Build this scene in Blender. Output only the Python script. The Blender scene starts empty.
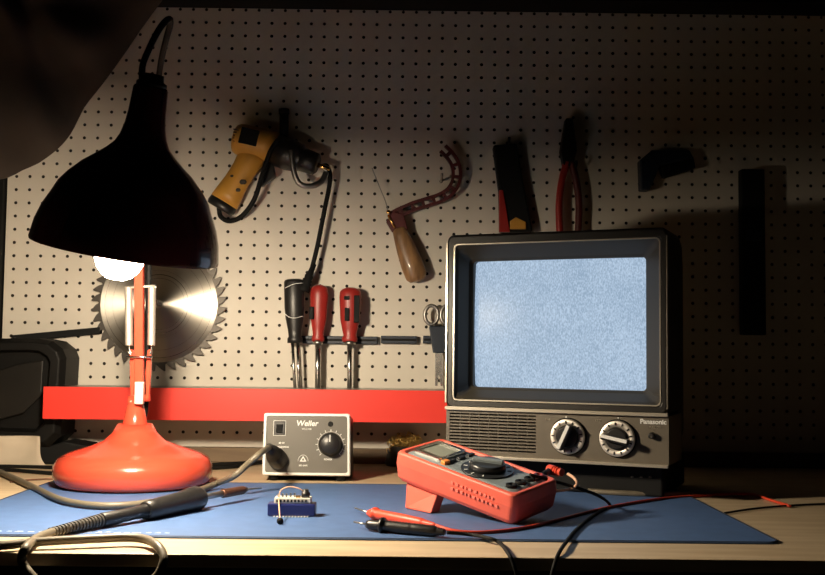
import bpy, bmesh, math, random
from mathutils import Vector, Matrix, noise
random.seed(7)
sc = bpy.context.scene
col = sc.collection
PI = math.pi
V = Vector

# ------------------------------------------------------------------ camera
F_PX = 1050.0
CAM = V((0.0, -1.9984, 0.208))
YAW, PITCH, ROLL = 0.006, 0.0625, 0.011
FWD = V((math.sin(YAW)*math.cos(PITCH), math.cos(YAW)*math.cos(PITCH), math.sin(PITCH)))
R0 = V((math.cos(YAW), -math.sin(YAW), 0))
U0 = R0.cross(FWD)
RT = R0*math.cos(ROLL) + U0*math.sin(ROLL)
UP = RT.cross(FWD)
def ray(px, py):
    return FWD + RT*((px-412.5)/F_PX) + UP*((287.5-py)/F_PX)
def W(px, py, dist):
    """world point seen at photo pixel px,py on the vertical plane dist metres in front of the eye"""
    d = ray(px, py); return CAM + d*(dist/d.y)
def G(px, py, z=0.0):
    """world point seen at photo pixel px,py at height z above the bench"""
    d = ray(px, py); return CAM + d*((z-CAM.z)/d.z)
cd = bpy.data.cameras.new('camera'); cam = bpy.data.objects.new('camera', cd); col.objects.link(cam)
cd.sensor_width = 36; cd.lens = 36*F_PX/825; cd.clip_start = 0.05; cd.clip_end = 50
m3 = Matrix((RT, UP, -FWD)).transposed()
cam.matrix_world = Matrix.Translation(CAM) @ m3.to_4x4()
sc.camera = cam

# ------------------------------------------------------------------ materials
def mat(name, rgb, rough=0.5, metal=0.0, var=0.0, scale=20, bump=0.0, bscale=60, spec=0.5, coat=0.0, second=None, stretch=None, emis=None, es=0, sheen=0):
    m = bpy.data.materials.new(name); m.use_nodes = True
    nt = m.node_tree; N = nt.nodes; L = nt.links
    b = N['Principled BSDF']
    b.inputs['Base Color'].default_value = (*rgb, 1); b.inputs['Roughness'].default_value = rough
    b.inputs['Metallic'].default_value = metal; b.inputs['Specular IOR Level'].default_value = spec
    b.inputs['Coat Weight'].default_value = coat
    tc = N.new('ShaderNodeTexCoord'); mp = N.new('ShaderNodeMapping')
    L.new(tc.outputs['Object'], mp.inputs['Vector'])
    if stretch: mp.inputs['Scale'].default_value = stretch
    if var > 0 or second:
        n = N.new('ShaderNodeTexNoise'); n.inputs['Scale'].default_value = scale; n.inputs['Detail'].default_value = 6
        L.new(mp.outputs[0], n.inputs['Vector'])
        r = N.new('ShaderNodeValToRGB'); r.color_ramp.elements[0].position = .35; r.color_ramp.elements[1].position = .65
        s = second or tuple(max(0, c*(1-var)) for c in rgb)
        r.color_ramp.elements[0].color = (*s, 1); r.color_ramp.elements[1].color = (*rgb, 1)
        L.new(n.outputs['Fac'], r.inputs['Fac']); L.new(r.outputs['Color'], b.inputs['Base Color'])
    if bump > 0:
        n2 = N.new('ShaderNodeTexNoise'); n2.inputs['Scale'].default_value = bscale; n2.inputs['Detail'].default_value = 4
        L.new(mp.outputs[0], n2.inputs['Vector'])
        bp = N.new('ShaderNodeBump'); bp.inputs['Strength'].default_value = bump; bp.inputs['Distance'].default_value = .0006
        L.new(n2.outputs['Fac'], bp.inputs['Height']); L.new(bp.outputs['Normal'], b.inputs['Normal'])
    if emis: b.inputs['Emission Color'].default_value = (*emis, 1); b.inputs['Emission Strength'].default_value = es
    return m
M = {}
M['peg'] = mat('pegboard_paint', (.70,.645,.56), .55, var=.08, scale=9, bump=.15, bscale=90)
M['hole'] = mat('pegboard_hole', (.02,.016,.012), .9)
M['wood'] = mat('plywood', (.66,.52,.35), .5, second=(.56,.42,.26), scale=7, stretch=(1.2,9,9), bump=.08, bscale=30)
M['strip'] = mat('pine_strip', (.20,.14,.08), .6, second=(.15,.10,.06), scale=8, stretch=(1,8,8))
M['apron'] = mat('dark_stained_board', (.020,.016,.014), .6, second=(.012,.010,.009), scale=6, stretch=(8,1,1), bump=.1)
M['mat'] = mat('blue_rubber_mat', (.070,.142,.325), .62, var=.12, scale=40, bump=.25, bscale=400)
M['mat_edge'] = mat('dark_mat_edge', (.02,.03,.06), .6)
M['mat_print'] = mat('pale_print', (.55,.62,.72), .7)
M['lampred'] = mat('lamp_red_enamel', (.72,.085,.045), .22, coat=.4, var=.06, scale=12)
M['shade'] = mat('shade_unlit_red_enamel', (.055,.012,.017), .2, coat=.6)  # red enamel, darkened in the colour itself to look unlit above the bulb
M['shade_in'] = mat('shade_inner_white', (.30,.29,.27), .5)
M['chrome'] = mat('bright_steel', (.75,.73,.70), .22, 1.0)
M['nickel'] = mat('satin_nickel', (.86,.80,.72), .48, .85)
M['steel'] = mat('dull_steel', (.42,.40,.38), .38, 1.0, var=.2, scale=40)
M['barred'] = mat('shelf_red_paint', (.86,.045,.03), .45, var=.04, scale=6)
M['redpl'] = mat('red_handle_plastic', (.34,.022,.018), .4, var=.15, scale=50)
M['holster'] = mat('red_holster_rubber', (.82,.135,.085), .5, var=.1, scale=30, bump=.15, bscale=150)
M['pinkred'] = mat('moulded_light_red', (.86,.20,.15), .6)
M['lead_red'] = mat('red_lead_rubber', (.72,.07,.03), .45)
M['black'] = mat('black_plastic', (.014,.013,.013), .38, bump=.1, bscale=200)
M['blackm'] = mat('matte_black', (.0045,.0045,.0045), .7, spec=.25)
M['case'] = mat('black_case_plastic', (.005,.0045,.004), .55, spec=.2, var=.4, scale=14, bump=.15, bscale=80)
M['case2'] = mat('worn_case_panel', (.012,.010,.008), .5, spec=.3, var=.5, scale=9)
M['rubber'] = mat('dark_rubber_cable', (.045,.040,.034), .5, bump=.1, bscale=200)
M['greycab'] = mat('grey_rubber_cable', (.16,.135,.095), .45, var=.15, scale=60)
M['tvbody'] = mat('tv_charcoal_plastic', (.014,.012,.010), .45, spec=.4, var=.15, scale=30, bump=.1, bscale=300)
M['tvpanel'] = mat('tv_olive_brown_panel', (.125,.105,.078), .45, var=.1, scale=25)
M['tvinner'] = mat('tv_dark_olive_mask', (.040,.034,.024), .5, spec=.35)
M['trim'] = mat('tv_champagne_trim', (.62,.56,.46), .3, .6)
M['white'] = mat('white_print', (.80,.80,.78), .6)
M['whitepl'] = mat('white_plastic', (.80,.80,.77), .4)
M['wpanel'] = mat('station_panel_grey', (.105,.096,.080), .5, bump=.1, bscale=300)
M['yellow'] = mat('drill_yellow_plastic', (.62,.31,.045), .45, second=(.52,.25,.04), scale=30, bump=.1)
M['grime'] = mat('drill_grime', (.05,.04,.03), .7)
M['gold'] = mat('gold_coated_steel', (.85,.52,.18), .25, 1.0)
M['brass'] = mat('brass_wool', (.75,.52,.18), .3, .9)
M['woodh'] = mat('worn_wood_handle', (.36,.20,.09), .42, second=(.16,.085,.04), scale=30, stretch=(3,3,.6), coat=.2)
M['sawred'] = mat('dark_red_frame_paint', (.10,.012,.012), .5, var=.4, scale=40)
M['teeth'] = mat('saw_edge_steel', (.10,.09,.08), .5, .7)
M['paper'] = mat('beige_paper', (.62,.52,.40), .7, var=.12, scale=9, bump=.3, bscale=20)
M['cloth'] = mat('dark_brown_cloth', (.050,.036,.028), .9, var=.25, scale=8, bump=.4, bscale=160)
M['pcbblue'] = mat('deep_blue_plastic', (.012,.018,.11), .35)
M['bread'] = mat('ivory_breadboard', (.78,.74,.64), .45)
M['lcd'] = mat('lcd_grey_green', (.24,.26,.22), .2)
M['dmm'] = mat('meter_grey_face', (.20,.235,.25), .45, var=.1, scale=50)
M['dmmd'] = mat('meter_dark_ring', (.02,.022,.025), .35)
M['orange'] = mat('orange_button', (.85,.28,.06), .4)
M['tan'] = mat('tan_lead', (.75,.45,.30), .5)
M['brown'] = mat('soldering_barrel_brown', (.14,.06,.035), .4, .5, var=.3, scale=60)
M['navy'] = mat('dark_navy_plastic', (.010,.018,.035), .5)
M['floor'] = mat('concrete_floor', (.12,.11,.10), .8, var=.2, scale=4)
# saw disc: circular brushing via radial tangent
m = mat('brushed_saw_steel', (.42,.385,.34), .27, 1.0)
nt = m.node_tree; b = nt.nodes['Principled BSDF']
b.inputs['Anisotropic'].default_value = .9; b.inputs['Anisotropic Rotation'].default_value = .25
tg = nt.nodes.new('ShaderNodeTangent'); tg.direction_type = 'RADIAL'; tg.axis = 'Z'
nt.links.new(tg.outputs[0], b.inputs['Tangent'])
# concentric machining rings
tc = nt.nodes.new('ShaderNodeTexCoord'); ln = nt.nodes.new('ShaderNodeVectorMath'); ln.operation = 'LENGTH'
nt.links.new(tc.outputs['Object'], ln.inputs[0])
ns = nt.nodes.new('ShaderNodeTexNoise'); ns.noise_dimensions = '1D'; ns.inputs['Scale'].default_value = 260; ns.inputs['Detail'].default_value = 4
nt.links.new(ln.outputs['Value'], ns.inputs['W'])
mr = nt.nodes.new('ShaderNodeMapRange'); mr.inputs['To Min'].default_value = .25; mr.inputs['To Max'].default_value = .33
nt.links.new(ns.outputs['Fac'], mr.inputs['Value']); nt.links.new(mr.outputs[0], b.inputs['Roughness'])
M['disc'] = m
# tv static
m = bpy.data.materials.new('tv_static_screen'); m.use_nodes = True; nt = m.node_tree; b = nt.nodes['Principled BSDF']
b.inputs['Base Color'].default_value = (.03,.035,.04,1); b.inputs['Roughness'].default_value = .3; b.inputs['Specular IOR Level'].default_value = .06
tc = nt.nodes.new('ShaderNodeTexCoord'); mp = nt.nodes.new('ShaderNodeMapping'); mp.inputs['Scale'].default_value = (1.0,1.0,.45)
n1 = nt.nodes.new('ShaderNodeTexNoise'); n1.inputs['Scale'].default_value = 620; n1.inputs['Detail'].default_value = 2
n2 = nt.nodes.new('ShaderNodeTexNoise'); n2.inputs['Scale'].default_value = 14; n2.inputs['Detail'].default_value = 1
rp = nt.nodes.new('ShaderNodeValToRGB'); rp.color_ramp.elements[0].position = .38; rp.color_ramp.elements[0].color = (.28,.39,.53,1)
rp.color_ramp.elements[1].position = .66; rp.color_ramp.elements[1].color = (.47,.60,.76,1)
mx = nt.nodes.new('ShaderNodeMath'); mx.operation = 'MULTIPLY_ADD'; mx.inputs[1].default_value = .22; 
nt.links.new(tc.outputs['Object'], mp.inputs['Vector']); nt.links.new(mp.outputs[0], n1.inputs['Vector']); nt.links.new(tc.outputs['Object'], n2.inputs['Vector'])
nt.links.new(n2.outputs['Fac'], mx.inputs[0]); nt.links.new(n1.outputs['Fac'], mx.inputs[2])
sb = nt.nodes.new('ShaderNodeMath'); sb.operation = 'SUBTRACT'; sb.inputs[1].default_value = .11
nt.links.new(mx.outputs[0], sb.inputs[0]); nt.links.new(sb.outputs[0], rp.inputs['Fac'])
nt.links.new(rp.outputs['Color'], b.inputs['Emission Color']); b.inputs['Emission Strength'].default_value = 1.0
M['static'] = m
M['bulb'] = mat('glowing_bulb', (1,1,1), .5, emis=(1,.83,.60), es=610)

# ------------------------------------------------------------------ mesh helpers
class B:
    """collects shapes in world coordinates (or in frame m) for ONE mesh"""
    def __init__(s, m=None): s.bm = bmesh.new(); s.m = m or Matrix()
    def v(s, p): return s.bm.verts.new(s.m @ V(p))
    def f(s, vs, mi=0, sm=False):
        try:
            f = s.bm.faces.new(vs); f.material_index = mi; f.smooth = sm; return f
        except ValueError: return None
    def box(s, c, size, rot=None, mi=0):
        c = V(c); h = V(size)*.5; R = rot or Matrix.Identity(3)
        vs = [s.v(c + R @ V((h.x*x, h.y*y, h.z*z))) for x in (-1,1) for y in (-1,1) for z in (-1,1)]
        for q in ((0,1,3,2),(4,6,7,5),(0,4,5,1),(2,3,7,6),(0,2,6,4),(1,5,7,3)): s.f([vs[i] for i in q], mi)
        return s
    def loops(s, loops, cap0=True, cap1=True, mi=0, sm=True, closed=True):
        L = [[s.v(p) for p in lp] for lp in loops]; n = len(L[0])
        for a, b in zip(L, L[1:]):
            for i in range(n if closed else n-1):
                j = (i+1) % n; s.f([a[i], a[j], b[j], b[i]], mi, sm)
        if cap0: s.f(L[0][::-1], mi)
        if cap1: s.f(L[-1], mi)
        return s
    def lathe(s, prof, org=(0,0,0), axis=(0,0,1), n=32, mi=0, sm=True, cap0=True, cap1=True, sx=1.0, side=None):
        """prof: (t along axis, radius)"""
        a = V(axis).normalized(); o = V(org)
        u = V(side) if side else (V((0,1,0)) if abs(a.y) < .9 else V((1,0,0)))
        u = (u - a*u.dot(a)).normalized(); w = a.cross(u)
        lp = [[o + a*t + u*(r*sx*math.cos(2*PI*k/n)) + w*(r*math.sin(2*PI*k/n)) for k in range(n)] for t, r in prof]
        return s.loops(lp, cap0, cap1, mi, sm)
    def cyl(s, p, q, r, r2=None, n=20, mi=0, sm=True):
        p, q = V(p), V(q); L = (q-p).length
        return s.lathe([(0, r), (L, r if r2 is None else r2)], p, q-p, n, mi, sm)
    def tube(s, pts, r, n=10, smooth=6, mi=0):
        P = spline(pts, smooth) if smooth else [V(p) for p in pts]
        R = r if callable(r) else (lambda t: r)
        lp = []; prev = None
        for i, p in enumerate(P):
            t = (P[min(i+1, len(P)-1)] - P[max(i-1, 0)]).normalized()
            if prev is None: u = t.orthogonal().normalized()
            else: u = (prev - t*prev.dot(t)).normalized()
            prev = u; w = t.cross(u); rr = R(i/(len(P)-1))
            lp.append([p + u*rr*math.cos(2*PI*k/n) + w*rr*math.sin(2*PI*k/n) for k in range(n)])
        return s.loops(lp)
    def prism(s, poly, dvec, mi=0, sm=False):
        """poly: list of points; extruded by dvec"""
        d = V(dvec); return s.loops([poly, [V(p)+d for p in poly]], mi=mi, sm=sm)
    def ball(s, c, r, n=16, mi=0, scale=(1,1,1)):
        c = V(c)
        lp = []
        for i in range(1, n//2):
            th = PI*i/(n//2)
            lp.append([c + V((scale[0]*r*math.sin(th)*math.cos(2*PI*k/n), scale[1]*r*math.sin(th)*math.sin(2*PI*k/n), -scale[2]*r*math.cos(th))) for k in range(n)])
        return s.loops(lp, mi=mi)
def spline(pts, k):
    P = [V(p) for p in pts]; out = []
    for i in range(len(P)-1):
        a = P[max(i-1,0)]; b = P[i]; c = P[i+1]; d = P[min(i+2,len(P)-1)]
        for j in range(k):
            t = j/k
            out.append(.5*((2*b) + (c-a)*t + (2*a-5*b+4*c-d)*t*t + (3*b-a-3*c+d)*t**3))
    out.append(P[-1]); return out
def rrect(x0, x1, z0, z1, r, y, n=5):
    pts = []
    for cx, cz, a0 in ((x1-r, z1-r, 0), (x0+r, z1-r, 90), (x0+r, z0+r, 180), (x1-r, z0+r, 270)):
        for k in range(n+1):
            a = math.radians(a0 + 90*k/n); pts.append(V((cx + r*math.cos(a), y, cz + r*math.sin(a))))
    return pts
WM = {}
def tag(o, label=None, cat=None, group=None, kind=None):
    if label: o['label'] = label
    if cat: o['category'] = cat
    if group: o['group'] = group
    if kind: o['kind'] = kind
    return o
def empty(name, loc, label, cat, group=None, rz=0):
    o = bpy.data.objects.new(name, None); col.objects.link(o); o.empty_display_size = .02
    o.location = loc; o.rotation_euler = (0, 0, rz)
    WM[o] = Matrix.Translation(V(loc)) @ Matrix.Rotation(rz, 4, 'Z')
    return tag(o, label, cat, group)
def obj(name, b, ms, parent=None, bevel=0, seg=2, label=None, keep=False):
    bm = b.bm; ms = ms if isinstance(ms, (list, tuple)) else [ms]
    bmesh.ops.recalc_face_normals(bm, faces=bm.faces)
    me = bpy.data.meshes.new(name)
    o = bpy.data.objects.new(name, me)
    if parent is not None:
        bmesh.ops.transform(bm, matrix=WM[parent].inverted(), verts=bm.verts); WM[o] = WM[parent]; o.parent = parent
    elif not keep:
        xs = [v.co for v in bm.verts]
        c = V(((min(p.x for p in xs)+max(p.x for p in xs))/2, (min(p.y for p in xs)+max(p.y for p in xs))/2, min(p.z for p in xs)))
        bmesh.ops.translate(bm, vec=-c, verts=bm.verts); o.location = c; WM[o] = Matrix.Translation(c)
    bm.to_mesh(me); bm.free()
    for m_ in ms: me.materials.append(M[m_] if isinstance(m_, str) else m_)
    col.objects.link(o)
    if bevel:
        md = o.modifiers.new('bevel', 'BEVEL'); md.width = bevel; md.segments = seg; md.limit_method = 'ANGLE'; md.angle_limit = math.radians(40)
    if label: o['label'] = label
    return o
def text(name, s, size, mw, m_, parent, align='CENTER', bold=0, shear=0, ext=.0002, xs=1.0):
    """flat lettering; mw places the text plane (x right, y up, z out) in the world"""
    c = bpy.data.curves.new(name, 'FONT'); c.body = s; c.size = size; c.align_x = align; c.align_y = 'CENTER'
    c.extrude = ext; c.offset = bold; c.shear = shear
    t = bpy.data.objects.new('tmp', c); col.objects.link(t)
    dg = bpy.context.evaluated_depsgraph_get(); me = bpy.data.meshes.new_from_object(t.evaluated_get(dg))
    bpy.data.objects.remove(t)
    me.name = name; me.transform(WM[parent].inverted() @ mw @ Matrix.Diagonal((xs, 1, 1, 1)))
    me.materials.clear(); me.materials.append(M[m_])
    o = bpy.data.objects.new(name, me); col.objects.link(o); o.parent = parent; WM[o] = WM[parent]
    return o
def frame(o, x, y, z):
    m_ = Matrix((V(x).normalized(), V(y).normalized(), V(z).normalized())).transposed().to_4x4()
    return Matrix.Translation(V(o)) @ m_

# ------------------------------------------------------------------ setting
HX, HZ = -0.0624, 0.208 - 0.0007
I = .0254
b = B()
zlo = W(200, 446.5, 1.9984).z; zhi = .98
xl = W(7, 200, 1.9984).x; xr = 1.20
nr = 10; hr = .0031
def cellx(i): return HX + i*I
i0, i1 = math.ceil((xl-HX)/I+.3), math.floor((xr-HX)/I-.3)
j0, j1 = math.ceil((zlo-HZ)/I+.3), math.floor((zhi-HZ)/I-.3)
gx = [xl] + [HX+(i+.5)*I for i in range(i0, i1)] + [xr]
gz = [zlo] + [HZ+(j+.5)*I for j in range(j0, j1)] + [zhi]
nk = 12
grid = {}
def gv(x, z):
    k = (round(x, 5), round(z, 5))
    if k not in grid: grid[k] = b.v((x, 0, z))
    return grid[k]
for a in range(len(gx)-1):
    for c in range(len(gz)-1):
        i, j = i0+a, j0+c
        cx, cz = HX+i*I, HZ+j*I
        cor = [gv(gx[a+1], gz[c]), gv(gx[a+1], gz[c+1]), gv(gx[a], gz[c+1]), gv(gx[a], gz[c])]
        ring = [b.v((cx+hr*math.cos(2*PI*(k+.5)/nk-PI/4), 0, cz+hr*math.sin(2*PI*(k+.5)/nk-PI/4))) for k in range(nk)]
        back = [b.v(((v.co.x), .005, v.co.z)) for v in ring]
        # corners: angle -45 -> cor[0], 45 -> cor[1], 135 -> cor[2], 225 -> cor[3]
        per = nk//4
        for q in range(4):
            for k in range(q*per, q*per+per-1):
                b.f([cor[q] if k < q*per+1 else cor[(q+1) % 4], ring[k], ring[k+1]])
            b.f([cor[q], ring[q*per+1], cor[(q+1) % 4]]) if per > 2 else None
            k = q*per+per-1
            b.f([cor[(q+1) % 4], ring[k], ring[(k+1) % nk]])
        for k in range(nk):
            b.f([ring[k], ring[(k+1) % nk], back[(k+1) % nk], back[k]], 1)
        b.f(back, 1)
bmesh.ops.holes_fill(b.bm, edges=[])
# board rim
b.box(((xl+xr)/2, .0125, (zlo+zhi)/2), (xr-xl, .012, zhi-zlo), mi=0)
wb = tag(obj('wall_back', b, ['peg', 'hole'], keep=True), kind='structure')

b = B(); b.box((.1, .030, .2), (3.4, .02, 2.6)); tag(obj('wall_rear', b, 'apron'), kind='structure')
b = B(); b.box((.1, -1.2, -.91), (3.4, 2.5, .02)); tag(obj('floor', b, 'floor'), kind='structure')
b = B(); b.box((.1, .002, (zlo-.001)/2), (2.6, .022, zlo-.001)); tag(obj('trim_1', b, 'strip', bevel=.001), kind='structure')
b = B(); b.box((xl-.035, -.004, .49), (.064, .02, .98-.0)); tag(obj('trim_2', b, 'blackm', bevel=.001), kind='structure')

# workbench
yf = G(412, 556.5).y
wbx = empty('workbench', (.1, -.45, -.9), 'pale plywood workbench top running under the blue mat and the lamp', 'workbench')
b = B(); b.box((.1, (yf-.009)/2, -.0068), (2.7, -yf-.009, .0136)); obj('worktop', b, 'wood', wbx, bevel=.0015)
b = B(); b.box((.1, yf+.035, -.11), (2.66, .02, .192)); obj('apron', b, 'apron', wbx, bevel=.002, label='dark board under the front edge of the top')
for x in (-1.15, 1.35):
    for y in (yf+.075, -.06):
        b = B(); b.box((x, y, -.457), (.07, .06, .886)); obj('leg', b, 'apron', wbx, bevel=.003)

# mat
mr_ = empty('work_mat', (0, -.6, 0), 'blue rubber work mat spread across the front of the bench', 'mat')
fy, by = G(412, 541).y, G(230, 484).y
fx0, fx1 = -.552, G(780, 543).x
T = .0022
def matpoly(z, ins=0):
    r = .018; pts = []
    for cx, cy, a0 in ((fx1-r, by-r, 0), (fx0+r, by-r, 90), (fx0+r, fy+r, 180), (fx1-r, fy+r, 270)):
        for k in range(7):
            a = math.radians(a0+15*k); pts.append(V((cx+(r-ins)*math.cos(a), cy+(r-ins)*math.sin(a), z)))
    return pts
b = B(); b.loops([matpoly(.0001), matpoly(T-.0004), matpoly(T, .0004)], sm=False); obj('pad', b, 'mat', mr_)
b = B()
o_, i_ = matpoly(T+.0002, .0015), matpoly(T+.0002, .0035)
b.loops([matpoly(T, .0008), matpoly(T+.0006, .0012), matpoly(T+.0006, .0028), matpoly(T, .0032)], False, False, sm=False)
obj('edge_binding', b, 'mat_edge', mr_, label='dark edge binding')
# faint printed line of small marks on the left front edge
b = B(); x = fx0+.03; random.seed(3)
while x < -.27:
    w = random.uniform(.004, .012); h = random.choice((.004, .006, .007))
    b.box((x+w/2, fy+.022+random.uniform(-.001, .001), T+.0001), (w*.8, h*.35, .0002), Matrix.Rotation(random.uniform(-.3, .3), 3, 'Z'))
    if random.random() < .6: b.box((x+w/2, fy+.026, T+.0001), (w*.5, .0012, .0002))
    x += w + random.uniform(.001, .004)
obj('printed_marks', b, 'mat_print', mr_)

# ------------------------------------------------------------------ lamp
def dist(y): return y - CAM.y
LB = G(133.5, 482); LBD = 1.632
LB = V((W(133.5, 480, LBD).x, CAM.y+LBD, T+.0008))
lamp = empty('desk_lamp', LB, 'red articulated desk lamp with a lit bulb under its dark bell shade', 'lamp')
k = LBD/F_PX
b = B(); zc = .208
def zpx(y, d=LBD): return W(133, y, d).z
prof = [(0, .108), (.003, .114), (.006, .1165), (.018, .1195), (.030, .1185), (.040, .112), (.047, .100), (.052, .085), (.058, .066), (.066, .047), (.078, .034), (.092, .0265), (zpx(428)-LB.z, .0225)]
b.lathe(prof, LB, n=64); base = obj('base', b, 'lampred', lamp)
b = B(); zz = zpx(428); b.lathe([(0, .0195), (.004, .0195), (zpx(398)-zz, .0105)], (LB.x, LB.y, zz-.001), n=32); obj('base_stem', b, 'lampred', lamp)
# lower arm
A0 = W(139.5, 400, LBD); A1 = W(139, 160, LBD-.01)
ax = A1-A0
b = B(); c = (A0+A1)/2
rotm = frame(c, V((1,0,0)), V((0,1,0)), V((0,0,1))).to_3x3()
zax = ax.normalized(); xax = V((1,0,0)); xax = (xax - zax*xax.dot(zax)).normalized(); yax = zax.cross(xax)
RM = Matrix((xax, yax, zax)).transposed()
b.box(c, (.0135, .012, ax.length+.01), RM); obj('lower_arm', b, 'lampred', lamp, bevel=.0015)
def apt(px, py, d=LBD-.002): return W(px, py, d)
for s, xx, xe in ((-1, 128.5, 130.5), (1, 152, 149.5)):
    p, q = apt(xx, 287), apt(xx-s*.6, 345)
    L = (q-p).length; n_ = 46
    pts = [(p + (q-p)*(i/ (n_*8)) + V((math.cos(2*PI*i/8), math.sin(2*PI*i/8), 0))*.0052) for i in range(n_*8+1)]
    b = B(); b.tube(pts, .0012, n=5, smooth=0); b.cyl(p, q, .0040, n=12); sp = obj('spring', b, 'nickel', lamp)
    b = B(); b.tube([q, apt(xx-s*1.0, 350), apt(xx-s*2.5, 354), apt(xx+s*.5, 352)], .0014, n=6); obj('hook', b, 'chrome', sp)
    # side bracket down to the joint
    b = B()
    pl = [apt(xx-s*1, 349), apt(xx-s*4.5, 350), apt(xx-s*6.5, 372), apt(139.5+s*6.5, 402), apt(139.5+s*9, 400), apt(xx-s*1.5, 372)]
    b.prism(pl if s > 0 else pl[::-1], (0, .009, 0)); obj('side_bracket', b, 'lampred', lamp, bevel=.0008)
b = B(); b.cyl(apt(125, 287.5), apt(155, 286), .0022, n=10); obj('top_pin', b, 'nickel', lamp)
b = B(); b.cyl(apt(126.5, 357, LBD-.012), apt(152.5, 357, LBD-.012), .0017, n=10); obj('cross_pin', b, 'chrome', lamp)
b = B(); b.box(apt(139.5, 393, LBD-.014), (.0135, .010, .034)); obj('clamp_plate', b, 'nickel', lamp, bevel=.001)
b = B(); b.cyl(apt(129, 399, LBD), apt(150, 398, LBD), .0052, n=16); b.ball(apt(131, 402, LBD-.006), .0058, n=12); obj('joint_bolt', b, 'lampred', lamp)
# shade
SD = 1.27
Crim = W(125.5, 251, SD); tilt_back = math.radians(5.5)
up_img = (UP*math.cos(math.radians(10.4)) + RT*math.sin(math.radians(10.4)))
sax = (up_img*math.cos(tilt_back) - FWD*math.sin(tilt_back)).normalized()
ks = SD/F_PX*1.0
pr = [(0,95),(2,95.5),(5,95),(20,92.5),(35,87.5),(50,80),(60,74.5),(70,67),(83,54.5),(92,43),(100,33.5),(107,27),(115,23),(127,20),(139,18.5),(163,17.2),(165,16)]
pr = [(t, r*(.972 if t < 60 else .985)) for t, r in pr]
outer = [(t*ks, r*ks) for t, r in pr]
inner = [(t*ks - (.0 if t < 5 else .0015), r*ks-.0018) for t, r in pr[:-3]]
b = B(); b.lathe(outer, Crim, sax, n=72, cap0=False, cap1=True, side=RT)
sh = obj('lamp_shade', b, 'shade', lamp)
b = B(); b.lathe([(-.0, pr[0][1]*ks)] + inner, Crim, sax, n=72, cap0=False, cap1=True, side=RT); obj('shade_lining', b, 'shade_in', sh)
neck = Crim + sax*165*ks
b = B(); b.lathe([(0, .018), (.006, .018), (.008, .014), (.016, .013)], neck-sax*.001, sax, n=28); obj('collar', b, 'black', sh)
# bulb
bc = Crim - sax*.0045 + V((-.006, 0, 0))
b = B(); b.lathe([(-.031, .004), (-.030, .011), (-.026, .018), (-.018, .025), (-.008, .029), (.004, .0295), (.014, .026), (.026, .018), (.034, .0135)], bc, sax, n=28)
bulb = obj('bulb', b, 'bulb', lamp)
b = B(); b.lathe([(.034, .0135), (.06, .0135), (.061, .02), (.12, .021)], bc, sax, n=20); obj('socket', b, 'whitepl', sh)
# upper arm: elbow behind the shade, reaching forward to the neck
EL = A1
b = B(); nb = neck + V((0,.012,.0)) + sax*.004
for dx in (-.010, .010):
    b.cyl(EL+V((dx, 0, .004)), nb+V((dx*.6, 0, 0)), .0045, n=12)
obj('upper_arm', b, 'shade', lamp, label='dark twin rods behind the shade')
b = B(); b.cyl(EL+V((-.018, 0, 0)), EL+V((.018, 0, 0)), .009, n=18); obj('elbow_joint', b, 'black', lamp)
b = B()
b.tube([neck-sax*.004+V((-.008,0,0)), W(142.2, 68, SD+.01), W(149, 49, SD+.02), W(160, 28, SD+.03), W(169, 19, SD+.05), W(170, 25, SD+.07), W(166, 40, SD+.10), W(161, 62, SD+.16), W(157, 90, SD+.22), EL+V((.014, .0, .01)), EL+V((.016, .01, -.08)), V((LB.x+.012, LB.y+.02, .16)), V((LB.x+.008, LB.y+.022, .10))], .0042, n=8)
obj('cord', b, 'blackm', lamp, label='black cord looping above the shade neck')

# ------------------------------------------------------------------ saw blade (built flat, hung upright)
b = B(); R = .1275; nt_ = 40
pts = []
for i in range(nt_):
    a = 2*PI*i/nt_; s_ = 2*PI/nt_
    for da, rr in ((0, R-.0015), (.10, R), (.30, R-.003), (.62, R-.0085), (.82, R-.0145), (.97, R-.0125)):
        pts.append((rr*math.cos(-a-da*s_), rr*math.sin(-a-da*s_)))
n6 = len(pts); rin = .110; hb = .008
def disc(z, rad=None): return [V((x, y, z)) for x, y in pts]
def circ(r, z): return [V((r*math.cos(-2*PI*i/n6), r*math.sin(-2*PI*i/n6), z)) for i in range(n6)]
th = .0013
L = [circ(hb, th), circ(rin, th), disc(th), disc(-th), circ(rin, -th), circ(hb, -th), circ(hb, th)]
Ls = [[b.v(p) for p in lp] for lp in L[:-1]]; Ls.append(Ls[0])
for q in range(6):
    for i in range(n6):
        j = (i+1) % n6; b.f([Ls[q][i], Ls[q][j], Ls[q+1][j], Ls[q+1][i]], 1 if q in (1, 2, 3) else 0)
SB = W(159, 304, 1.985)
saw = obj('circular_saw_blade', b, ['disc', 'teeth'], keep=True)
saw.location = SB; saw.rotation_euler = (PI/2, .35, 0)
tag(saw, 'round brushed-steel circular saw blade hung behind the lamp arm', 'saw blade')
WM[saw] = Matrix.Translation(SB) @ saw.rotation_euler.to_matrix().to_4x4()
b = B(); b.cyl(SB+V((0,.0128,0)), SB+V((0,-.010,0)), .0035, n=12); b.tube([SB+V((0,-.008,0)), SB+V((0,-.013,.001)), SB+V((0,-.015,.008))], .0033, n=10)
tag(obj('peg_hook', b, 'steel'), 'steel peg hook through the centre of the saw blade', 'hook')

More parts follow.
